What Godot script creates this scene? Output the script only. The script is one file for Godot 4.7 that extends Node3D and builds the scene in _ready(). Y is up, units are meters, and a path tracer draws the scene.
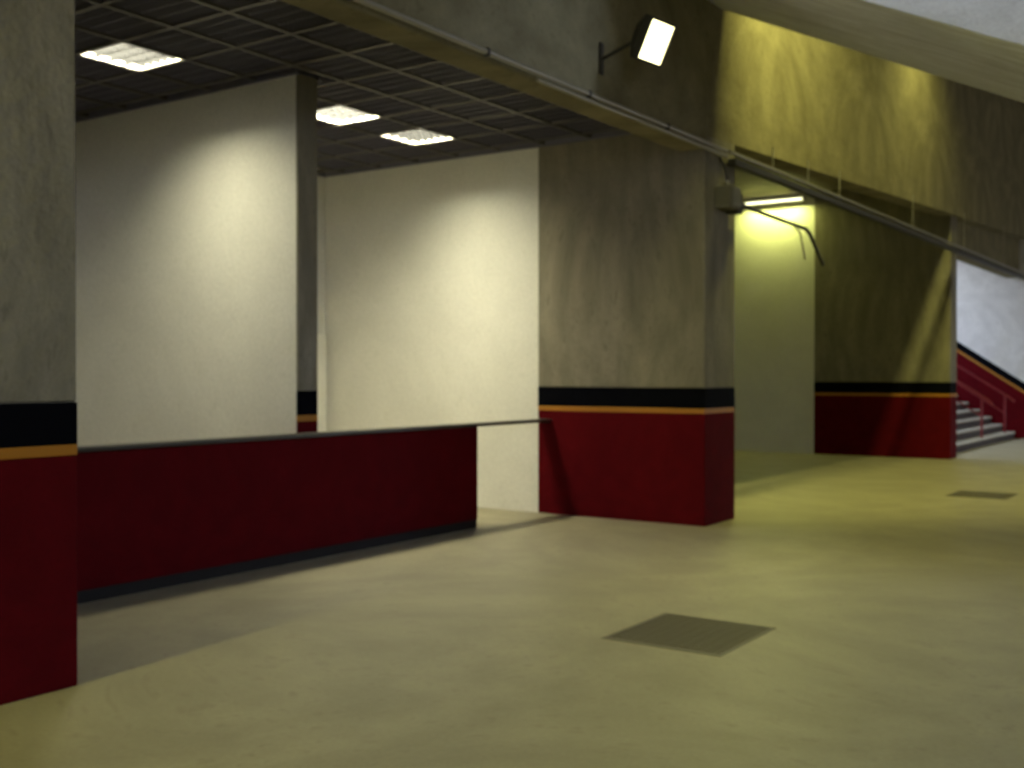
extends Node3D
# A stadium concourse: x runs along the row of piers, the bays lie towards -z, the open side towards +z.

var taken := {}
var M := {}

# ---------------------------------------------------------------- nodes
func numbered(called: String) -> String:
	if not taken.has(called):
		taken[called] = 0
		return called
	taken[called] += 1
	return "%s_%03d" % [called, taken[called]]

func tag(o: Node, label: String, category: String, group := "", kind := "") -> void:
	o.set_meta("label", label)
	o.set_meta("category", category)
	if group != "":
		o.set_meta("group", group)
	if kind != "":
		o.set_meta("kind", kind)

func thing(called: String, label: String, category: String, at := Vector3.ZERO, group := "", kind := "") -> Node3D:
	var o := Node3D.new()
	o.name = numbered(called)
	add_child(o)
	o.position = at
	tag(o, label, category, group, kind)
	return o

func obj(called: String, mesh: Mesh, m: Material, parent: Node = null) -> MeshInstance3D:
	var o := MeshInstance3D.new()
	o.mesh = mesh
	o.material_override = m
	if parent == null:
		o.name = numbered(called)
		add_child(o)
	else:
		o.name = called
		parent.add_child(o, true)
	return o

# ---------------------------------------------------------------- shapes
func mb() -> SurfaceTool:
	var st := SurfaceTool.new()
	st.begin(Mesh.PRIMITIVE_TRIANGLES)
	return st

func tri(st: SurfaceTool, a: Vector3, b: Vector3, c: Vector3, out: Vector3) -> void:
	var n := (b - a).cross(c - a)
	if n.length() < 1e-10:
		return
	n = n.normalized()
	if n.dot(out) > 0.0:
		var t := b
		b = c
		c = t
	else:
		n = -n
	for p in [a, b, c]:
		st.set_normal(n)
		st.set_uv(Vector2(p.x + p.z, p.y))
		st.add_vertex(p)

func quad(st: SurfaceTool, a: Vector3, b: Vector3, c: Vector3, d: Vector3, out: Vector3) -> void:
	tri(st, a, b, c, out)
	tri(st, a, c, d, out)

# a chamfered box from corner to corner
func box(st: SurfaceTool, lo: Vector3, hi: Vector3, bev := 0.0) -> void:
	var c := (lo + hi) * 0.5
	var h := (hi - lo) * 0.5
	var b := minf(bev, minf(h.x, minf(h.y, h.z)) * 0.9)
	for ax in 3:
		var u := (ax + 1) % 3
		var w := (ax + 2) % 3
		for s in [-1.0, 1.0]:
			var p: Array[Vector3] = []
			for k in [[-1, -1], [1, -1], [1, 1], [-1, 1]]:
				var q := Vector3.ZERO
				q[ax] = s * h[ax]
				q[u] = k[0] * (h[u] - b)
				q[w] = k[1] * (h[w] - b)
				p.append(c + q)
			var n := Vector3.ZERO
			n[ax] = s
			quad(st, p[0], p[1], p[2], p[3], n)
			if b > 0.0:
				for s2 in [-1.0, 1.0]:
					# the edge between faces ax (s) and u (s2)
					var e: Array[Vector3] = []
					for k in [[0, -1], [1, -1], [1, 1], [0, 1]]:
						var q := Vector3.ZERO
						q[ax] = s * (h[ax] - b * k[0])
						q[u] = s2 * (h[u] - b * (1 - k[0]))
						q[w] = k[1] * (h[w] - b)
						e.append(c + q)
					var n2 := Vector3.ZERO
					n2[ax] = s
					n2[u] = s2
					quad(st, e[0], e[1], e[2], e[3], n2)
	if b > 0.0:
		for sx in [-1.0, 1.0]:
			for sy in [-1.0, 1.0]:
				for sz in [-1.0, 1.0]:
					var s := Vector3(sx, sy, sz)
					tri(st, c + s * Vector3(h.x, h.y - b, h.z - b), c + s * Vector3(h.x - b, h.y, h.z - b), c + s * Vector3(h.x - b, h.y - b, h.z), s)

func box_mesh(lo: Vector3, hi: Vector3, bev := 0.0) -> ArrayMesh:
	var st := mb()
	box(st, lo, hi, bev)
	return st.commit()

# a convex polygon pushed along ext
func prism(st: SurfaceTool, pts: Array, ext: Vector3) -> void:
	var c := Vector3.ZERO
	for p in pts:
		c += p
	c = c / pts.size() + ext * 0.5
	var n := pts.size()
	for k in range(1, n - 1):
		tri(st, pts[0], pts[k], pts[k + 1], -ext)
		tri(st, pts[0] + ext, pts[k] + ext, pts[k + 1] + ext, ext)
	for k in n:
		var a: Vector3 = pts[k]
		var b: Vector3 = pts[(k + 1) % n]
		quad(st, a, b, b + ext, a + ext, (a + b) * 0.5 + ext * 0.5 - c)

func prism_mesh(pts: Array, ext: Vector3) -> ArrayMesh:
	var st := mb()
	prism(st, pts, ext)
	return st.commit()

# a round bar through points
func tube(st: SurfaceTool, path: Array, r: float, n := 10) -> void:
	var rings := []
	for i in path.size():
		var d: Vector3
		if i == 0:
			d = path[1] - path[0]
		elif i == path.size() - 1:
			d = path[i] - path[i - 1]
		else:
			d = (path[i] - path[i - 1]).normalized() + (path[i + 1] - path[i]).normalized()
		d = d.normalized()
		var side := d.cross(Vector3.UP if absf(d.y) < 0.95 else Vector3.RIGHT).normalized()
		var up := side.cross(d)
		var ring := []
		for k in n:
			var a := TAU * k / n
			ring.append([path[i] + (side * cos(a) + up * sin(a)) * r, side * cos(a) + up * sin(a)])
		rings.append(ring)
	for i in path.size() - 1:
		for k in n:
			var q := [rings[i][k], rings[i][(k + 1) % n], rings[i + 1][(k + 1) % n], rings[i + 1][k]]
			for t in [[0, 2, 1], [0, 3, 2]]:
				var f: Vector3 = (q[t[1]][0] - q[t[0]][0]).cross(q[t[2]][0] - q[t[0]][0])
				var order: Array = t if f.dot(q[0][1] + q[1][1]) < 0.0 else [t[0], t[2], t[1]]
				for v in order:
					st.set_normal(q[v][1])
					st.set_uv(Vector2.ZERO)
					st.add_vertex(q[v][0])
	for e in [0, path.size() - 1]:
		var o: Vector3 = (path[0] - path[1]) if e == 0 else (path[e] - path[e - 1])
		for k in n:
			tri(st, path[e], rings[e][k][0], rings[e][(k + 1) % n][0], o)

func tube_mesh(path: Array, r: float, n := 10) -> ArrayMesh:
	var st := mb()
	tube(st, path, r, n)
	return st.commit()

# ---------------------------------------------------------------- materials
func noise(seed_: int, freq: float, oct := 4) -> FastNoiseLite:
	var n := FastNoiseLite.new()
	n.seed = seed_
	n.noise_type = FastNoiseLite.TYPE_SIMPLEX_SMOOTH
	n.frequency = freq
	n.fractal_octaves = oct
	return n

# a mottled surface; sx and sy stretch the blotches into streaks, the picture repeats without a seam
func mottle(seed_: int, a: Color, b: Color, c: Color, sx: float, sy: float, size := 384) -> ImageTexture:
	var im := Image.create(size, size, true, Image.FORMAT_RGB8)
	var coarse := noise(seed_, 1.0, 3)
	var fine := noise(seed_ + 7, 1.0, 3)
	for y in size:
		for x in size:
			var u := TAU * x / size
			var v := TAU * y / size
			var p := Vector3(cos(u) * sx, sin(u) * sx, cos(v) * sy)
			var w := sin(v) * sy
			var k := coarse.get_noise_3d(p.x + w * 0.61, p.y - w * 0.43, p.z + w * 0.77)
			var g := fine.get_noise_3d(p.x * 5.0 + w * 3.1, p.y * 5.0 - w * 2.3, p.z * 5.0 + w * 4.0)
			var s := fine.get_noise_2d(x * 0.37 + 91.0, y * 0.37)
			var t := clampf(0.5 + 0.9 * k + 0.35 * g, 0.0, 1.0)
			var col := a.lerp(b, t).lerp(c, clampf(g * 1.6 - 0.35, 0.0, 0.6))
			col = col * (1.0 + 0.05 * s)
			im.set_pixel(x, y, Color(clampf(col.r, 0, 1), clampf(col.g, 0, 1), clampf(col.b, 0, 1)))
	im.generate_mipmaps()
	return ImageTexture.create_from_image(im)

func grain(seed_: int, size := 256) -> ImageTexture:
	var im := Image.create(size, size, true, Image.FORMAT_RGB8)
	var n := noise(seed_, 0.09, 4)
	var n2 := noise(seed_ + 3, 0.35, 2)
	for y in size:
		for x in size:
			var fx := float(x) / size
			var fy := float(y) / size
			var a := n.get_noise_2d(x, y) * (1 - fx) + n.get_noise_2d(x - size, y) * fx
			var b := n.get_noise_2d(x, y - size) * (1 - fx) + n.get_noise_2d(x - size, y - size) * fx
			var k := a * (1 - fy) + b * fy + 0.4 * n2.get_noise_2d(x, y)
			var h := clampf(0.5 + 0.5 * k, 0, 1)
			im.set_pixel(x, y, Color(h, h, h))
	im.bump_map_to_normal_map(2.0)
	im.generate_mipmaps()
	return ImageTexture.create_from_image(im)

func mat(c: Color, rough := 0.8, metal := 0.0) -> StandardMaterial3D:
	var m := StandardMaterial3D.new()
	m.albedo_color = c
	m.roughness = rough
	m.metallic = metal
	return m

func tex_mat(t: Texture2D, metres: float, rough: float, normal: Texture2D = null, nscale := 0.4) -> StandardMaterial3D:
	var m := StandardMaterial3D.new()
	m.albedo_texture = t
	m.roughness = rough
	m.uv1_triplanar = true
	m.uv1_world_triplanar = true
	m.uv1_scale = Vector3.ONE / metres
	if normal:
		m.normal_enabled = true
		m.normal_texture = normal
		m.normal_scale = nscale
	return m

func glow(c: Color, e: float) -> StandardMaterial3D:
	var m := mat(c, 0.5)
	m.emission_enabled = true
	m.emission = c
	m.emission_energy_multiplier = e
	return m

func make_materials() -> void:
	var g := grain(5)
	M.concrete = tex_mat(mottle(11, Color(0.475, 0.452, 0.395), Color(0.56, 0.535, 0.47), Color(0.425, 0.40, 0.35), 1.7, 0.45), 3.1, 0.85, g, 0.35)
	M.beam = tex_mat(mottle(23, Color(0.45, 0.42, 0.325), Color(0.54, 0.51, 0.40), Color(0.41, 0.38, 0.29), 1.0, 1.0), 3.7, 0.85, g, 0.35)
	M.soffit = tex_mat(mottle(31, Color(0.70, 0.70, 0.75), Color(0.86, 0.87, 0.93), Color(0.58, 0.55, 0.58), 2.6, 0.6), 2.6, 0.85, g, 0.4)
	M.pale = tex_mat(mottle(37, Color(0.80, 0.785, 0.765), Color(0.86, 0.845, 0.825), Color(0.74, 0.72, 0.70), 1.2, 1.2), 3.3, 0.8, g, 0.2)
	M.floor = tex_mat(mottle(41, Color(0.555, 0.525, 0.425), Color(0.615, 0.585, 0.475), Color(0.52, 0.485, 0.395), 1.3, 1.3, 512), 5.3, 0.5, g, 0.06)
	M.white = tex_mat(mottle(53, Color(0.855, 0.845, 0.81), Color(0.885, 0.875, 0.84), Color(0.84, 0.83, 0.79), 0.8, 0.8, 256), 4.0, 0.7, g, 0.08)
	M.red = tex_mat(mottle(61, Color(0.315, 0.042, 0.068), Color(0.35, 0.05, 0.078), Color(0.295, 0.04, 0.063), 1.2, 1.2, 256), 2.2, 0.5, g, 0.12)
	M.black = tex_mat(mottle(67, Color(0.03, 0.033, 0.055), Color(0.042, 0.045, 0.068), Color(0.027, 0.03, 0.05), 1.2, 1.2, 128), 2.0, 0.5, g, 0.12)
	for m in [M.red, M.black]:
		m.metallic_specular = 0.12
		m.roughness = 0.7
	for m in [M.concrete, M.beam, M.soffit, M.pale]:
		m.metallic_specular = 0.2
	M.yellow = mat(Color(0.66, 0.43, 0.045), 0.6)
	M.tile = mat(Color(0.40, 0.39, 0.45), 0.45, 0.0)
	M.void = mat(Color(0.05, 0.05, 0.055), 0.9)
	M.tbar = mat(Color(0.345, 0.33, 0.325), 0.5)
	M.steel = mat(Color(0.62, 0.60, 0.55), 0.33, 0.75)
	M.darksteel = mat(Color(0.19, 0.18, 0.17), 0.5, 0.4)
	M.grate = mat(Color(0.40, 0.375, 0.32), 0.55, 0.2)
	M.top = mat(Color(0.20, 0.19, 0.175), 0.4)
	M.foot_shade = mat(Color(0.06, 0.05, 0.055), 0.8)  # shade at the counter foot, put into the colour
	M.boxgrey = mat(Color(0.40, 0.385, 0.33), 0.6)
	M.housing = mat(Color(0.22, 0.21, 0.19), 0.5, 0.4)
	M.trimwhite = mat(Color(0.75, 0.74, 0.70), 0.5)
	M.louvre = mat(Color(0.19, 0.19, 0.20), 0.8, 0.0)
	M.louvre.metallic_specular = 0.1
	M.panel_glow = glow(Color(1.0, 0.98, 0.92), 2.2)
	M.flood_glow = glow(Color(1.0, 0.96, 0.72), 4.0)
	M.tube_glow = glow(Color(1.0, 1.0, 0.80), 3.0)
	M.tread = tex_mat(mottle(71, Color(0.60, 0.57, 0.50), Color(0.70, 0.67, 0.60), Color(0.52, 0.49, 0.43), 1.2, 1.2, 128), 1.7, 0.7, g, 0.2)
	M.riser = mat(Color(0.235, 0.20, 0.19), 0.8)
	M.railred = mat(Color(0.45, 0.05, 0.085), 0.4)

# ---------------------------------------------------------------- builders
const BAND_RED := 1.19
const BAND_YEL := 1.245
const BAND_TOP := 1.46

func pier(x0: float, x1: float, z0: float, z1: float, top: float, label: String) -> void:
	var t := thing("concrete_pier", label, "pier", Vector3(x0, 0, z0), "concrete piers along the concourse", "structure")
	var w := x1 - x0
	var d := z0 - z1
	obj("red_dado", box_mesh(Vector3(0, 0, -d), Vector3(w, BAND_RED, 0), 0.008), M.red, t)
	obj("yellow_stripe", box_mesh(Vector3(0, BAND_RED, -d), Vector3(w, BAND_YEL, 0), 0.002), M.yellow, t)
	obj("black_band", box_mesh(Vector3(0, BAND_YEL, -d), Vector3(w, BAND_TOP, 0), 0.002), M.black, t)
	obj("concrete_shaft", box_mesh(Vector3(0, BAND_TOP, -d), Vector3(w, top, 0), 0.012), M.concrete, t)

const FLOOD := Color(1.0, 0.99, 0.58)

# a square floodlight; face centre at, shining along dir; the arm runs back to foot on what carries it
func floodlight(at: Vector3, dir: Vector3, foot: Vector3, face: Vector3, energy: float, label: String, cone: float, aim := Vector3.ZERO, s := 0.165) -> void:
	var t := thing("floodlight", label, "floodlight", at, "floodlights over the concourse")
	var b := Basis.looking_at(dir.normalized(), Vector3.UP)
	var f := Node3D.new()
	f.name = "lamp_head"
	t.add_child(f)
	f.basis = b
	var st := mb()
	# tapered housing behind the face
	var h := [[s + 0.02, 0.0], [s + 0.02, 0.05], [s * 0.55, 0.17]]
	for i in 2:
		for k in 4:
			var c := [Vector2(-1, -1), Vector2(1, -1), Vector2(1, 1), Vector2(-1, 1)]
			var p: Vector2 = c[k]
			var q: Vector2 = c[(k + 1) % 4]
			var r0: float = h[i][0]
			var r1: float = h[i + 1][0]
			quad(st, Vector3(p.x * r0, p.y * r0, h[i][1]), Vector3(q.x * r0, q.y * r0, h[i][1]), Vector3(q.x * r1, q.y * r1, h[i + 1][1]), Vector3(p.x * r1, p.y * r1, h[i + 1][1]), Vector3(p.x + q.x, p.y + q.y, 0))
	box(st, Vector3(-s * 0.55, -s * 0.55, 0.165), Vector3(s * 0.55, s * 0.55, 0.18))
	obj("housing", st.commit(), M.housing, f)
	st = mb()
	var e := s + 0.02
	box(st, Vector3(-e, s, -0.025), Vector3(e, e, 0.0))
	box(st, Vector3(-e, -e, -0.025), Vector3(e, -s, 0.0))
	box(st, Vector3(-e, -s, -0.025), Vector3(-s, s, 0.0))
	box(st, Vector3(s, -s, -0.025), Vector3(e, s, 0.0))
	obj("rim", st.commit(), M.housing, f)
	obj("glass", box_mesh(Vector3(-s, -s, -0.012), Vector3(s, s, 0.0)), M.flood_glow, f)
	var to := foot - at
	var back := b * Vector3(0, 0, 0.15)
	obj("bracket_arm", tube_mesh([back, back + (to - back) * 0.45, to], 0.018, 8), M.darksteel, t)
	# plate on the wall, perpendicular to face
	var u := face.cross(Vector3.UP).normalized()
	st = mb()
	prism(st, [to - u * 0.03 - Vector3.UP * 0.13, to + u * 0.03 - Vector3.UP * 0.13, to + u * 0.03 + Vector3.UP * 0.15, to - u * 0.03 + Vector3.UP * 0.15], face * 0.02)
	obj("wall_plate", st.commit(), M.darksteel, t)
	var l := SpotLight3D.new()
	l.name = "lamp_light"
	l.light_color = FLOOD
	l.light_energy = energy
	l.light_size = 0.15
	l.spot_range = 60.0
	l.spot_attenuation = 2.0
	l.spot_angle = cone
	l.spot_angle_attenuation = 0.8
	l.shadow_enabled = true
	t.add_child(l)
	l.basis = b if aim == Vector3.ZERO else Basis.looking_at(aim.normalized(), Vector3.UP)
	l.position = dir.normalized() * 0.04

# a recessed square ceiling light with a cross louvre
func troffer(x: float, z: float, label: String, energy: float) -> void:
	var s := 0.3
	var t := thing("ceiling_light", label, "light", Vector3(x, CEIL, z), "square ceiling lights over the counter")
	var st := mb()
	for k in [[-1, 0], [1, 0], [0, -1], [0, 1]]:
		if k[0] != 0:
			box(st, Vector3(minf(k[0] * s, k[0] * (s - 0.012)), 0.004, -s), Vector3(maxf(k[0] * s, k[0] * (s - 0.012)), 0.11, s))
		else:
			box(st, Vector3(-s, 0.004, minf(k[1] * s, k[1] * (s - 0.012))), Vector3(s, 0.11, maxf(k[1] * s, k[1] * (s - 0.012))))
	box(st, Vector3(-s, 0.11, -s), Vector3(s, 0.122, s))
	obj("housing", st.commit(), M.trimwhite, t)
	obj("diffuser", box_mesh(Vector3(-s + 0.014, 0.085, -s + 0.014), Vector3(s - 0.014, 0.095, s - 0.014)), M.panel_glow, t)
	for k in 3:
		var o := -0.145 + 0.145 * k
		obj("louvre_blade", box_mesh(Vector3(o - 0.006, 0.012, -s + 0.014), Vector3(o + 0.006, 0.07, s - 0.014), 0.002), M.louvre, t)
	for k in 5:
		var o := -0.192 + 0.096 * k
		obj("louvre_blade", box_mesh(Vector3(-s + 0.014, 0.014, o - 0.002), Vector3(s - 0.014, 0.066, o + 0.002)), M.louvre, t)
	var l := AreaLight3D.new()
	l.name = "lamp_light"
	l.area_size = Vector2(0.55, 0.55)
	l.light_color = Color(1.0, 0.98, 0.83)
	l.light_energy = energy
	l.area_range = 30.0
	l.shadow_enabled = true
	t.add_child(l)
	l.rotation_degrees.x = -90.0
	l.position.y = 0.078

const CEIL := 4.25
const BEAM := 3.98

func rail(x: float, parent: Node3D) -> void:
	var t := Node3D.new()
	t.name = "handrail"
	parent.add_child(t, true)
	t.position = Vector3(x - 22.37, 0, -0.1)
	var k := 0.657
	for i in 3:
		var z := 0.04 - 1.35 * i
		obj("post", tube_mesh([Vector3(0, step_height(-5.4 + z), z), Vector3(0, k * (0.22 - z) + 0.98, z)], 0.025, 10), M.railred, t)
	obj("rail", tube_mesh([Vector3(0, 0.94, 0.26), Vector3(0, 1.05, 0.14), Vector3(0, k * 3.52 + 0.98, -3.3)], 0.027, 10), M.railred, t)
	obj("rail", tube_mesh([Vector3(0, k * 0.18 + 0.54, 0.04), Vector3(0, k * 3.52 + 0.54, -3.3)], 0.018, 10), M.railred, t)

const RISE := 0.181
const TREAD := 0.2755
func step_height(z: float) -> float:
	return RISE * (floorf((-5.3 - z) / TREAD) + 1.0) if z < -5.3 else 0.0

# ---------------------------------------------------------------- scene
func _ready() -> void:
	# camera
	var cam := Camera3D.new()
	cam.name = "camera"
	add_child(cam)
	var yaw := deg_to_rad(34.57)
	var eye := Vector3(0, 1.6, 0)
	cam.look_at_from_position(eye, eye + Vector3(cos(yaw), -0.00818, -sin(yaw)))
	cam.fov = 38.49
	var lens := CameraAttributesPhysical.new()
	lens.frustum_focal_length = 34.37
	lens.frustum_focus_distance = 1.5
	lens.exposure_aperture = 6.0
	lens.frustum_near = 0.05
	lens.frustum_far = 200.0
	cam.attributes = lens
	cam.near = 0.05
	cam.far = 200.0
	cam.current = true
	# sky and exposure
	var env := Environment.new()
	var sm := ProceduralSkyMaterial.new()
	sm.sky_top_color = Color(0.79, 0.85, 0.95)
	sm.sky_horizon_color = Color(0.88, 0.90, 0.95)
	sm.ground_bottom_color = Color(0.42, 0.41, 0.41)
	sm.ground_horizon_color = Color(0.6, 0.6, 0.62)
	sm.energy_multiplier = 12.0
	var sky := Sky.new()
	sky.sky_material = sm
	env.background_mode = Environment.BG_SKY
	env.sky = sky
	env.tonemap_mode = Environment.TONE_MAPPER_LINEAR
	env.tonemap_exposure = 1.0
	env.sdfgi_enabled = true
	env.ssao_enabled = true
	env.ssil_enabled = true
	var we := WorldEnvironment.new()
	we.name = "environment"
	we.environment = env
	add_child(we)

	make_materials()
	shell()
	bays()
	overhead_flight()
	staircase()
	fittings()
	lamps()

func structure(called: String, mesh: Mesh, m: Material, label: String, category: String) -> MeshInstance3D:
	var o := obj(called, mesh, m)
	tag(o, label, category, "", "structure")
	return o

const ROOF := 6.2
const HIGH := 9.6
const G1 := [5.8, 6.66, -3.34, -2.56]
const G2 := [15.22, 16.03, -3.53, -2.77]

func shell() -> void:
	# floor with two gully openings
	var st := mb()
	var xs := [-6.3, G1[0], G1[1], G2[0], G2[1], 30.3]
	var zs := [-12.3, G2[2], G1[2], G2[3], G1[3], 8.3]
	for i in 5:
		for j in 5:
			var mx: float = (xs[i] + xs[i + 1]) * 0.5
			var mz: float = (zs[j] + zs[j + 1]) * 0.5
			if mx > G1[0] and mx < G1[1] and mz > G1[2] and mz < G1[3]:
				continue
			if mx > G2[0] and mx < G2[1] and mz > G2[2] and mz < G2[3]:
				continue
			box(st, Vector3(xs[i], -0.25, zs[j]), Vector3(xs[i + 1], 0, zs[j + 1]))
	structure("floor", st.commit(), M.floor, "pale polished cement floor of the concourse", "floor")
	# concourse roof and the far and near ends
	st = mb()
	box(st, Vector3(-6.3, ROOF, -5.2), Vector3(7.2, ROOF + 0.3, 8.3))
	box(st, Vector3(8.4, ROOF, -5.2), Vector3(11.3, ROOF + 0.3, 8.3))
	box(st, Vector3(7.2, ROOF, -5.2), Vector3(8.4, ROOF + 0.3, -2.9))
	box(st, Vector3(7.2, ROOF, -0.4), Vector3(8.4, ROOF + 0.3, 8.3))
	structure("ceiling_concourse", st.commit(), M.beam, "concrete roof slab over the concourse with an added daylight slot beside the stair flight", "ceiling")  # slot added so that daylight reaches the side of the flight
	structure("wall_roof_step", box_mesh(Vector3(11.0, ROOF + 0.3, -5.2), Vector3(11.3, HIGH, 8.3)), M.beam, "concrete wall where the concourse roof steps up", "wall")
	structure("ceiling_high", box_mesh(Vector3(11.0, HIGH, -5.2), Vector3(30.3, HIGH + 0.3, 8.3)), M.beam, "high concrete roof slab beyond the stair flight", "ceiling")
	structure("wall_near", box_mesh(Vector3(-6.3, 0, -12.3), Vector3(-6.0, ROOF, 8.3)), M.pale, "concrete wall closing the concourse behind the viewer", "wall")
	# far side of the concourse: a high window and a gateway, both unseen, added to let daylight in
	st = mb()
	box(st, Vector3(-6.0, 0, 8.0), Vector3(11.0, 2.7, 8.3))
	box(st, Vector3(-6.0, 5.4, 8.0), Vector3(11.0, ROOF, 8.3))
	box(st, Vector3(-6.0, 2.7, 8.0), Vector3(-5.5, 5.4, 8.3))
	box(st, Vector3(-0.5, 2.7, 8.0), Vector3(11.0, 5.4, 8.3))
	box(st, Vector3(11.0, 0, 8.0), Vector3(25.0, HIGH, 8.3))
	box(st, Vector3(25.0, 4.5, 8.0), Vector3(29.5, HIGH, 8.3))
	box(st, Vector3(29.5, 0, 8.0), Vector3(30.0, HIGH, 8.3))
	structure("wall_far_side", st.commit(), M.pale, "pale concrete side wall with a window opening and a gateway added for daylight", "wall")
	# end wall beside the staircase with its raking painted dado
	var ew := thing("wall_end", "pale daylit end wall with raking red dado above staircase", "wall", Vector3(30, 0, -5.3), "", "structure")
	obj("concrete_face", box_mesh(Vector3(0, 0, -7.0), Vector3(0.3, HIGH, 13.3)), M.pale, ew)
	var k := 0.668
	var zt := -6.4
	var rows := [["red_dado", -0.25, BAND_RED + 0.1, M.red, 0.010], ["yellow_stripe", BAND_RED + 0.1, BAND_YEL + 0.11, M.yellow, 0.012], ["black_band", BAND_YEL + 0.11, BAND_TOP + 0.1, M.black, 0.012]]
	for r in rows:
		st = mb()
		var lo: float = r[1]
		var hi: float = r[2]
		prism(st, [Vector3(0, lo - k * 0.7, 0.7), Vector3(0, hi - k * 0.7, 0.7), Vector3(0, hi - k * zt, zt), Vector3(0, lo - k * zt, zt)], Vector3(-r[4], 0, 0))
		obj(r[0], st.commit(), r[3], ew)
	# the long beam over the bays; beyond the second pier its lower edge climbs
	var bm := thing("concrete_beam", "long deep concrete beam above the bays carrying the floodlight", "beam", Vector3(-6, 0, -5.2), "", "structure")
	obj("beam_face", box_mesh(Vector3(0, BEAM, 0), Vector3(16.75, ROOF, 0.3), 0.012), M.beam, bm)
	obj("beam_face", prism_mesh([Vector3(16.75, 4.12, 0), Vector3(36, 4.98, 0), Vector3(36, HIGH, 0), Vector3(16.75, HIGH, 0)], Vector3(0, 0, 0.3)), M.beam, bm)
	# piers
	pier(2.93, 3.39, -5.05, -7.1, CEIL, "concrete pier with red dado beside the long red counter front")
	pier(10.69, 11.48, -4.9, -7.0, CEIL, "concrete pier with red dado carrying the grey junction box")
	pier(21.86, 22.36, -4.98, -7.62, 5.3, "concrete pier with red dado beside the staircase")
	# the slab above the bays
	structure("wall_back", box_mesh(Vector3(-6.0, 0, -10.7), Vector3(10.69, CEIL + 0.45, -10.4)), M.white, "white back wall of the counter bay", "wall")
	structure("ceiling_deck", box_mesh(Vector3(-6.0, CEIL + 0.2, -10.7), Vector3(10.70, CEIL + 0.45, -5.2)), M.concrete, "dark deck above the suspended grid ceiling", "ceiling")
	structure("ceiling_second_bay", box_mesh(Vector3(11.15, 5.3, -12.3), Vector3(22.1, 5.55, -5.2)), M.concrete, "dark ceiling of the bay between the second and third piers", "ceiling")
	# over the staircase the roof stops short and lets the daylight down the stairwell
	st = mb()
	box(st, Vector3(22.1, 5.3, -8.1), Vector3(30.0, 5.55, -5.2))
	box(st, Vector3(22.1, 5.3, -12.3), Vector3(30.0, 5.55, -11.4))
	structure("ceiling_stairwell", st.commit(), M.concrete, "dark stairwell ceiling with an opening to the sky", "ceiling")
	structure("wall_second_bay_back", box_mesh(Vector3(11.15, 0, -12.3), Vector3(30.0, 5.3, -12.0)), M.white, "white back wall of the empty bay", "wall")
	structure("wall_second_bay_side", box_mesh(Vector3(21.88, 0, -12.0), Vector3(22.1, 5.3, -7.62), 0.004), M.white, "white side wall of the empty bay behind the third pier", "wall")
	structure("wall_counter_bay_side", box_mesh(Vector3(10.70, 0, -12.3), Vector3(11.15, 5.55, -7.0), 0.004), M.white, "white side wall of the counter bay behind the second pier", "wall")
	structure("wall_over_pier", box_mesh(Vector3(10.75, CEIL, -7.0), Vector3(11.15, 5.55, -5.2)), M.beam, "concrete wall above the second pier between the two bay ceilings", "wall")
	structure("wall_neighbour_bay", box_mesh(Vector3(3.0, 0, -10.4), Vector3(3.3, CEIL + 0.2, -7.1)), M.white, "white side wall behind the first pier", "wall")
	structure("beam_stair", box_mesh(Vector3(22.36, 4.05, -5.5), Vector3(30.0, 5.3, -5.2)), M.beam, "dark downstand beam over the foot of the staircase", "beam")

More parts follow.
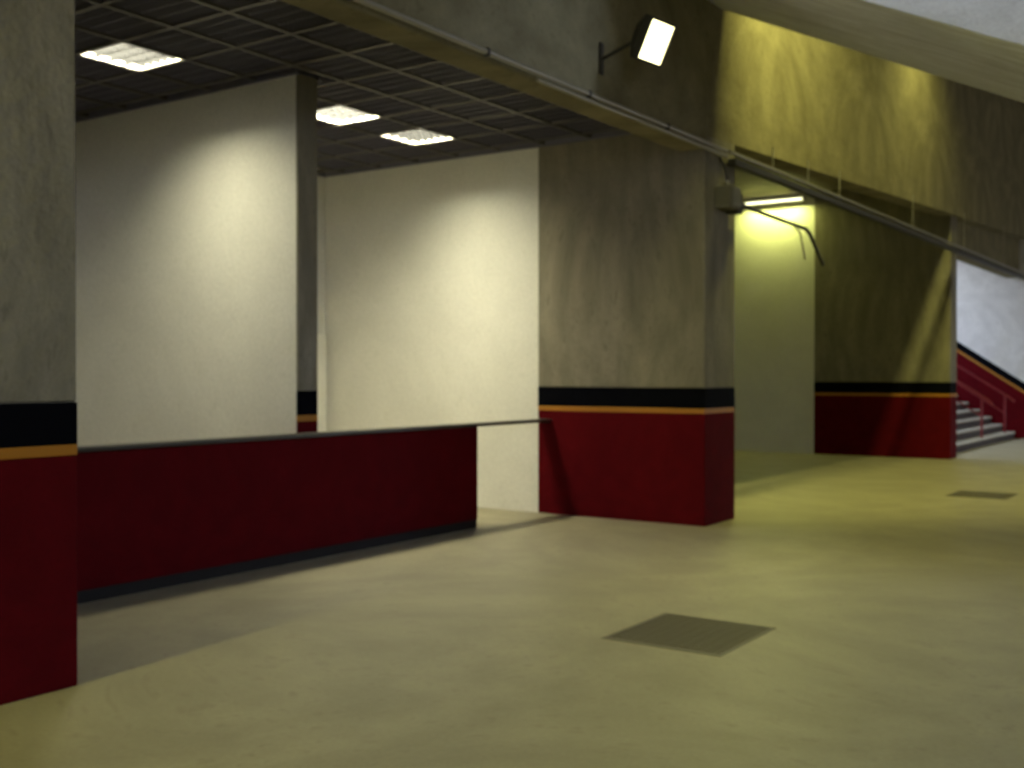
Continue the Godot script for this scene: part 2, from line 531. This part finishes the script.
func bays() -> void:
	# partition with a painted concrete end
	var p := thing("wall_partition", "white partition with a grey striped end behind the counter", "wall", Vector3(6.9, 0, -7.04), "", "structure")
	obj("plaster_face", box_mesh(Vector3(0, 0, -3.36), Vector3(0.24, CEIL, -0.02), 0.004), M.white, p)
	obj("red_dado", box_mesh(Vector3(0, 0, -0.02), Vector3(0.24, BAND_RED, 0)), M.red, p)
	obj("yellow_stripe", box_mesh(Vector3(0, BAND_RED, -0.02), Vector3(0.24, BAND_YEL, 0)), M.yellow, p)
	obj("black_band", box_mesh(Vector3(0, BAND_YEL, -0.02), Vector3(0.24, BAND_TOP, 0)), M.black, p)
	obj("concrete_end", box_mesh(Vector3(0, BAND_TOP, -0.02), Vector3(0.24, CEIL, 0)), M.concrete, p)
	structure("trim_1", box_mesh(Vector3(10.2, 0, -10.4), Vector3(10.6, 2.13, -10.28), 0.01), M.white, "low white boxing on the back wall behind the partition", "boxing")

	# counter: red front, worktop running on to the pier as a flap over the gap
	var c := thing("counter_front", "long dark red counter front between the first and second piers", "counter", Vector3(3.4, 0, -6.83))
	obj("front_panel", box_mesh(Vector3(0, 0.09, -0.06), Vector3(5.88, 1.06, 0), 0.006), M.red, c)
	obj("shade_strip", box_mesh(Vector3(0, 0, -0.05), Vector3(5.88, 0.09, -0.012)), M.foot_shade, c)  # dark strip standing in for the shade below the red front
	obj("end_panel", box_mesh(Vector3(5.82, 0, -0.5), Vector3(5.88, 1.06, -0.06), 0.004), M.red, c)
	var w := obj("countertop", box_mesh(Vector3(3.4, 1.06, -6.97), Vector3(10.68, 1.095, -6.80), 0.008), M.top)
	tag(w, "thin dark countertop running over the red counter front to the pier", "countertop")

	# suspended grid ceiling
	var ce := thing("ceiling", "dark open-cell grid ceiling above the counter", "ceiling", Vector3(0, CEIL, 0), "", "structure")
	var mod := 0.625
	var xs := []
	var x := 7.97 - mod * 8
	while x < 10.9:
		xs.append(x)
		x += mod
	var zs := []
	var z := -6.28 + mod * 2
	while z > -10.9:
		zs.append(z)
		z -= mod
	var st := mb()
	# one tile: thin upright blades under a black pan
	box(st, Vector3(-0.3, 0.085, -0.3), Vector3(0.3, 0.095, 0.3))
	for i in 13:
		var o := -0.288 + 0.048 * i
		box(st, Vector3(-0.3, 0.02, o - 0.003), Vector3(0.3, 0.055, o + 0.003))
	for i in 5:
		var o := -0.29 + 0.145 * i
		box(st, Vector3(o - 0.003, 0.02, -0.3), Vector3(o + 0.003, 0.055, 0.3))
	var tile := st.commit()
	var lights := [Vector2(5.7825, -7.8425), Vector2(8.2825, -7.8425), Vector2(9.5325, -7.8425)]
	for i in xs.size() - 1:
		for j in zs.size() - 1:
			var cx: float = (xs[i] + xs[i + 1]) * 0.5
			var cz: float = (zs[j] + zs[j + 1]) * 0.5
			if cx < 3.2 or cx > 10.6 or cz > -5.3 or cz < -10.3:
				continue
			if absf(cx - 7.02) < 0.3 and cz < -7.4:
				continue
			var lit := false
			for q in lights:
				if Vector2(cx, cz).distance_to(q) < 0.2:
					lit = true
			if lit:
				continue
			obj("ceiling_tile", tile, M.tile, ce).position = Vector3(cx, 0, cz)
	for xx in xs:
		if xx > 3.4 and xx < 10.68:
			var zend := -10.4
			if xx > 6.88 and xx < 7.16:
				zend = -7.03
			obj("grid_bar", box_mesh(Vector3(xx - 0.022, 0.004, zend), Vector3(xx + 0.022, 0.045, -5.2)), M.tbar, ce)
	for zz in zs:
		if zz > -10.4 and zz < -5.2:
			obj("grid_bar", box_mesh(Vector3(3.4, 0.0, zz - 0.022), Vector3(10.68, 0.04, zz + 0.022)), M.tbar, ce)
	for e in [[3.4, -10.4, 3.44, -5.2], [6.86, -10.4, 6.9, -7.02], [7.14, -10.4, 7.18, -7.02], [10.65, -10.4, 10.69, -5.2], [3.44, -10.4, 6.86, -10.36], [7.18, -10.4, 10.65, -10.36]]:
		obj("edge_trim", box_mesh(Vector3(e[0], -0.012, e[1]), Vector3(e[2], 0.06, e[3])), M.tile, ce)
	troffer(lights[0].x, lights[0].y, "square louvred ceiling light over the counter between the first pier and the partition", 10.0)
	troffer(lights[1].x, lights[1].y, "square louvred ceiling light over the counter just past the partition", 17.0)
	troffer(lights[2].x, lights[2].y, "square louvred ceiling light over the counter close to the second pier", 9.0)

# the flight of stairs that crosses overhead: its soffit and its solid side
func overhead_flight() -> void:
	var t := thing("stair_flight", "raking concrete stair flight crossing overhead", "stairs", Vector3(8.4, 0, 0), "", "structure")
	var k := 0.475
	var y0 := 3.227
	var za := -4.9
	var zb := 6.4
	obj("soffit_slab", prism_mesh([Vector3(0, y0 - k * za, za), Vector3(0, y0 - k * zb, zb), Vector3(0, y0 - k * zb + 0.25, zb), Vector3(0, y0 - k * za + 0.25, za)], Vector3(2.7, 0, 0)), M.soffit, t)
	for x in [-0.01, 2.58]:
		obj("parapet", prism_mesh([Vector3(x, y0 - k * za + 0.002, za), Vector3(x, y0 - k * zb + 0.002, zb), Vector3(x, y0 - k * zb + 1.35, zb), Vector3(x, y0 - k * za + 0.6, za)], Vector3(0.13, 0, 0)), M.pale, t)

func staircase() -> void:
	var t := thing("staircase", "wide concrete staircase rising beside the red dado wall", "stairs", Vector3(22.37, 0, -5.3))
	var w := 7.61
	for i in 16:
		var y := RISE * (i + 1)
		var z := -TREAD * i
		var s := obj("step", box_mesh(Vector3(0, 0.0, z - TREAD), Vector3(w, y - 0.045, z)), M.riser, t)
		obj("tread", box_mesh(Vector3(0, y - 0.045, z - TREAD), Vector3(w, y, z + 0.02), 0.008), M.tread, s)
	rail(26.5, t)
	rail(29.1, t)

func fittings() -> void:
	# conduits along the lower edge of the beam
	var c := thing("conduit_run", "pair of steel conduits clipped along the lower beam edge", "conduit", Vector3(-6, BEAM, -4.88))
	obj("conduit", tube_mesh([Vector3(0, 0.045, 0.025), Vector3(17.15, 0.045, 0.025)], 0.02), M.steel, c)
	obj("conduit", tube_mesh([Vector3(13.4, -0.012, 0.03), Vector3(17.15, -0.012, 0.03)], 0.016), M.steel, c)
	for i in 11:
		obj("clip", box_mesh(Vector3(0.7 + 1.5 * i, 0.015, 0.0), Vector3(0.73 + 1.5 * i, 0.075, 0.05), 0.004), M.darksteel, c)
	var d := thing("conduit_run", "steel conduit and dark cable tray hung under the climbing beam edge", "conduit", Vector3(11.2, BEAM, -4.87))
	obj("conduit", tube_mesh([Vector3(0, 0.045, 0.025), Vector3(18.6, 0.045, 0.025)], 0.022), M.steel, d)
	obj("cable_tray", box_mesh(Vector3(0, -0.10, 0.0), Vector3(18.6, -0.03, 0.09), 0.006), M.darksteel, d)
	for x in [1.3, 2.5, 3.75, 7.5, 11.2, 15.0]:
		obj("hanger", box_mesh(Vector3(x, -0.03, 0.0), Vector3(x + 0.02, 0.25 + 0.0447 * x, 0.012)), M.steel, d)
	# junction box on the pier with a stay bar reaching over the bay
	var b := thing("junction_box", "grey junction box with a bent pipe high on the second pier", "junction box", Vector3(11.03, 3.40, -4.9))
	obj("box_body", box_mesh(Vector3(-0.12, -0.02, 0), Vector3(0.14, 0.22, 0.2), 0.015), M.boxgrey, b)
	obj("lid", box_mesh(Vector3(-0.10, 0.0, 0.2), Vector3(0.12, 0.20, 0.215), 0.005), M.boxgrey, b)
	obj("side_box", box_mesh(Vector3(0.14, -0.05, 0.02), Vector3(0.27, 0.17, 0.17), 0.012), M.darksteel, b)
	obj("gland", tube_mesh([Vector3(0.02, 0.22, 0.1), Vector3(0.02, 0.29, 0.1)], 0.022), M.steel, b)
	obj("gland", tube_mesh([Vector3(0.22, 0.17, 0.1), Vector3(0.22, 0.25, 0.1)], 0.022), M.steel, b)
	obj("riser_conduit", tube_mesh([Vector3(0.02, 0.28, 0.1), Vector3(0.0, 0.40, 0.08), Vector3(-0.05, 0.54, 0.03)], 0.014), M.darksteel, b)
	var o := Vector3(0.27, 0.07, 0.1)
	obj("bent_pipe", tube_mesh([o, o + Vector3(2.3, -0.02, -0.05), o + Vector3(2.45, -0.07, -0.05), o + Vector3(2.95, -0.42, -0.05)], 0.024), M.darksteel, b)
	obj("cable", tube_mesh([o + Vector3(1.9, -0.04, -0.05), o + Vector3(2.1, -0.09, -0.05), o + Vector3(2.2, -0.22, -0.06), o + Vector3(2.32, -0.4, -0.07)], 0.012), M.steel, b)
	obj("wire", tube_mesh([Vector3(0.22, 0.01, 0.08), Vector3(1.6, 0.18, 0.05), Vector3(3.0, 0.43, 0.02)], 0.006, 6), M.darksteel, b)
	# gully grates
	grate(G1, "square metal floor grate before the second pier")
	grate(G2, "square metal floor grate out before the third pier")
	# small ledge light of the empty bay
	var f := thing("wall_light", "fluorescent wall light high on the white wall of the empty bay", "light", Vector3(21.88, 5.12, -8.45))
	obj("housing", box_mesh(Vector3(-0.09, 0.02, -0.62), Vector3(0, 0.12, 0.62), 0.006), M.trimwhite, f)
	obj("lamp_tube", tube_mesh([Vector3(-0.12, 0.06, -0.6), Vector3(-0.12, 0.06, 0.6)], 0.02), M.tube_glow, f)
	var l := AreaLight3D.new()
	l.name = "lamp_light"
	l.area_size = Vector2(1.2, 0.06)
	l.light_color = Color(0.97, 1.0, 0.55)
	l.light_energy = 5.5
	l.area_range = 30.0
	l.shadow_enabled = true
	f.add_child(l)
	l.basis = Basis(Vector3(0, 0, 1), Vector3(0.94, -0.342, 0), Vector3(0.342, 0.94, 0))
	l.position = Vector3(-0.20, 0.02, 0)

func grate(g: Array, label: String) -> void:
	var t := thing("floor_grate", label, "grate", Vector3(g[0], 0, g[2]), "square gully grates in the floor")
	var w: float = g[1] - g[0]
	var d: float = g[3] - g[2]
	var st := mb()
	box(st, Vector3(0, -0.04, 0), Vector3(w, 0.003, 0.03))
	box(st, Vector3(0, -0.04, d - 0.03), Vector3(w, 0.003, d))
	box(st, Vector3(0, -0.04, 0.03), Vector3(0.03, 0.003, d - 0.03))
	box(st, Vector3(w - 0.03, -0.04, 0.03), Vector3(w, 0.003, d - 0.03))
	obj("frame", st.commit(), M.grate, t)
	st = mb()
	var n := 15
	for i in n:
		var x := 0.03 + (w - 0.06) * (i + 0.5) / n
		box(st, Vector3(x - 0.013, -0.02, 0.03), Vector3(x + 0.013, 0.0, d - 0.03))
	for i in 9:
		var z := 0.03 + (d - 0.06) * (i + 0.5) / 9
		box(st, Vector3(0.03, -0.022, z - 0.004), Vector3(w - 0.03, -0.004, z + 0.004))
	var bars := obj("bars", st.commit(), M.grate, t)
	bars.set_meta("kind", "stuff")
	st = mb()
	box(st, Vector3(0, -0.5, 0), Vector3(w, -0.45, d))
	box(st, Vector3(0, -0.45, 0), Vector3(0.02, -0.04, d))
	box(st, Vector3(w - 0.02, -0.45, 0), Vector3(w, -0.04, d))
	box(st, Vector3(0.02, -0.45, 0), Vector3(w - 0.02, -0.04, 0.02))
	box(st, Vector3(0.02, -0.45, d - 0.02), Vector3(w - 0.02, -0.04, d))
	obj("sump", st.commit(), M.void, t)

func lamps() -> void:
	floodlight(Vector3(8.49, 4.46, -4.36), Vector3(-0.12, -0.46, 0.88), Vector3(8.49, 4.39, -4.9), Vector3(0, 0, 1), 7.8, "bright square floodlight on a bracket on the beam above the counter", 52.0, Vector3(-0.1, -0.80, 0.59))
	floodlight(Vector3(11.75, 8.3, -3.5), Vector3(0.50, -0.80, -0.33), Vector3(11.3, 8.4, -3.5), Vector3(1, 0, 0), 48.0, "square floodlight on the roof step beyond the raking stair flight", 46.0)
	floodlight(Vector3(18.6, 8.2, -3.9), Vector3(0.15, -0.97, 0.05), Vector3(18.6, 8.25, -4.9), Vector3(0, 0, 1), 17.0, "unseen square floodlight added high on the beam to brighten its far end", 68.0)  # added out of sight to lift the far length of the beam
	floodlight(Vector3(-0.8, 4.5, -4.62), Vector3(0.84, -0.50, 0.05), Vector3(-0.8, 4.4, -4.9), Vector3(0, 0, 1), 15.0, "unseen square floodlight added on the beam just before the first pier", 40.0)  # added out of view to yellow the floor and the second pier
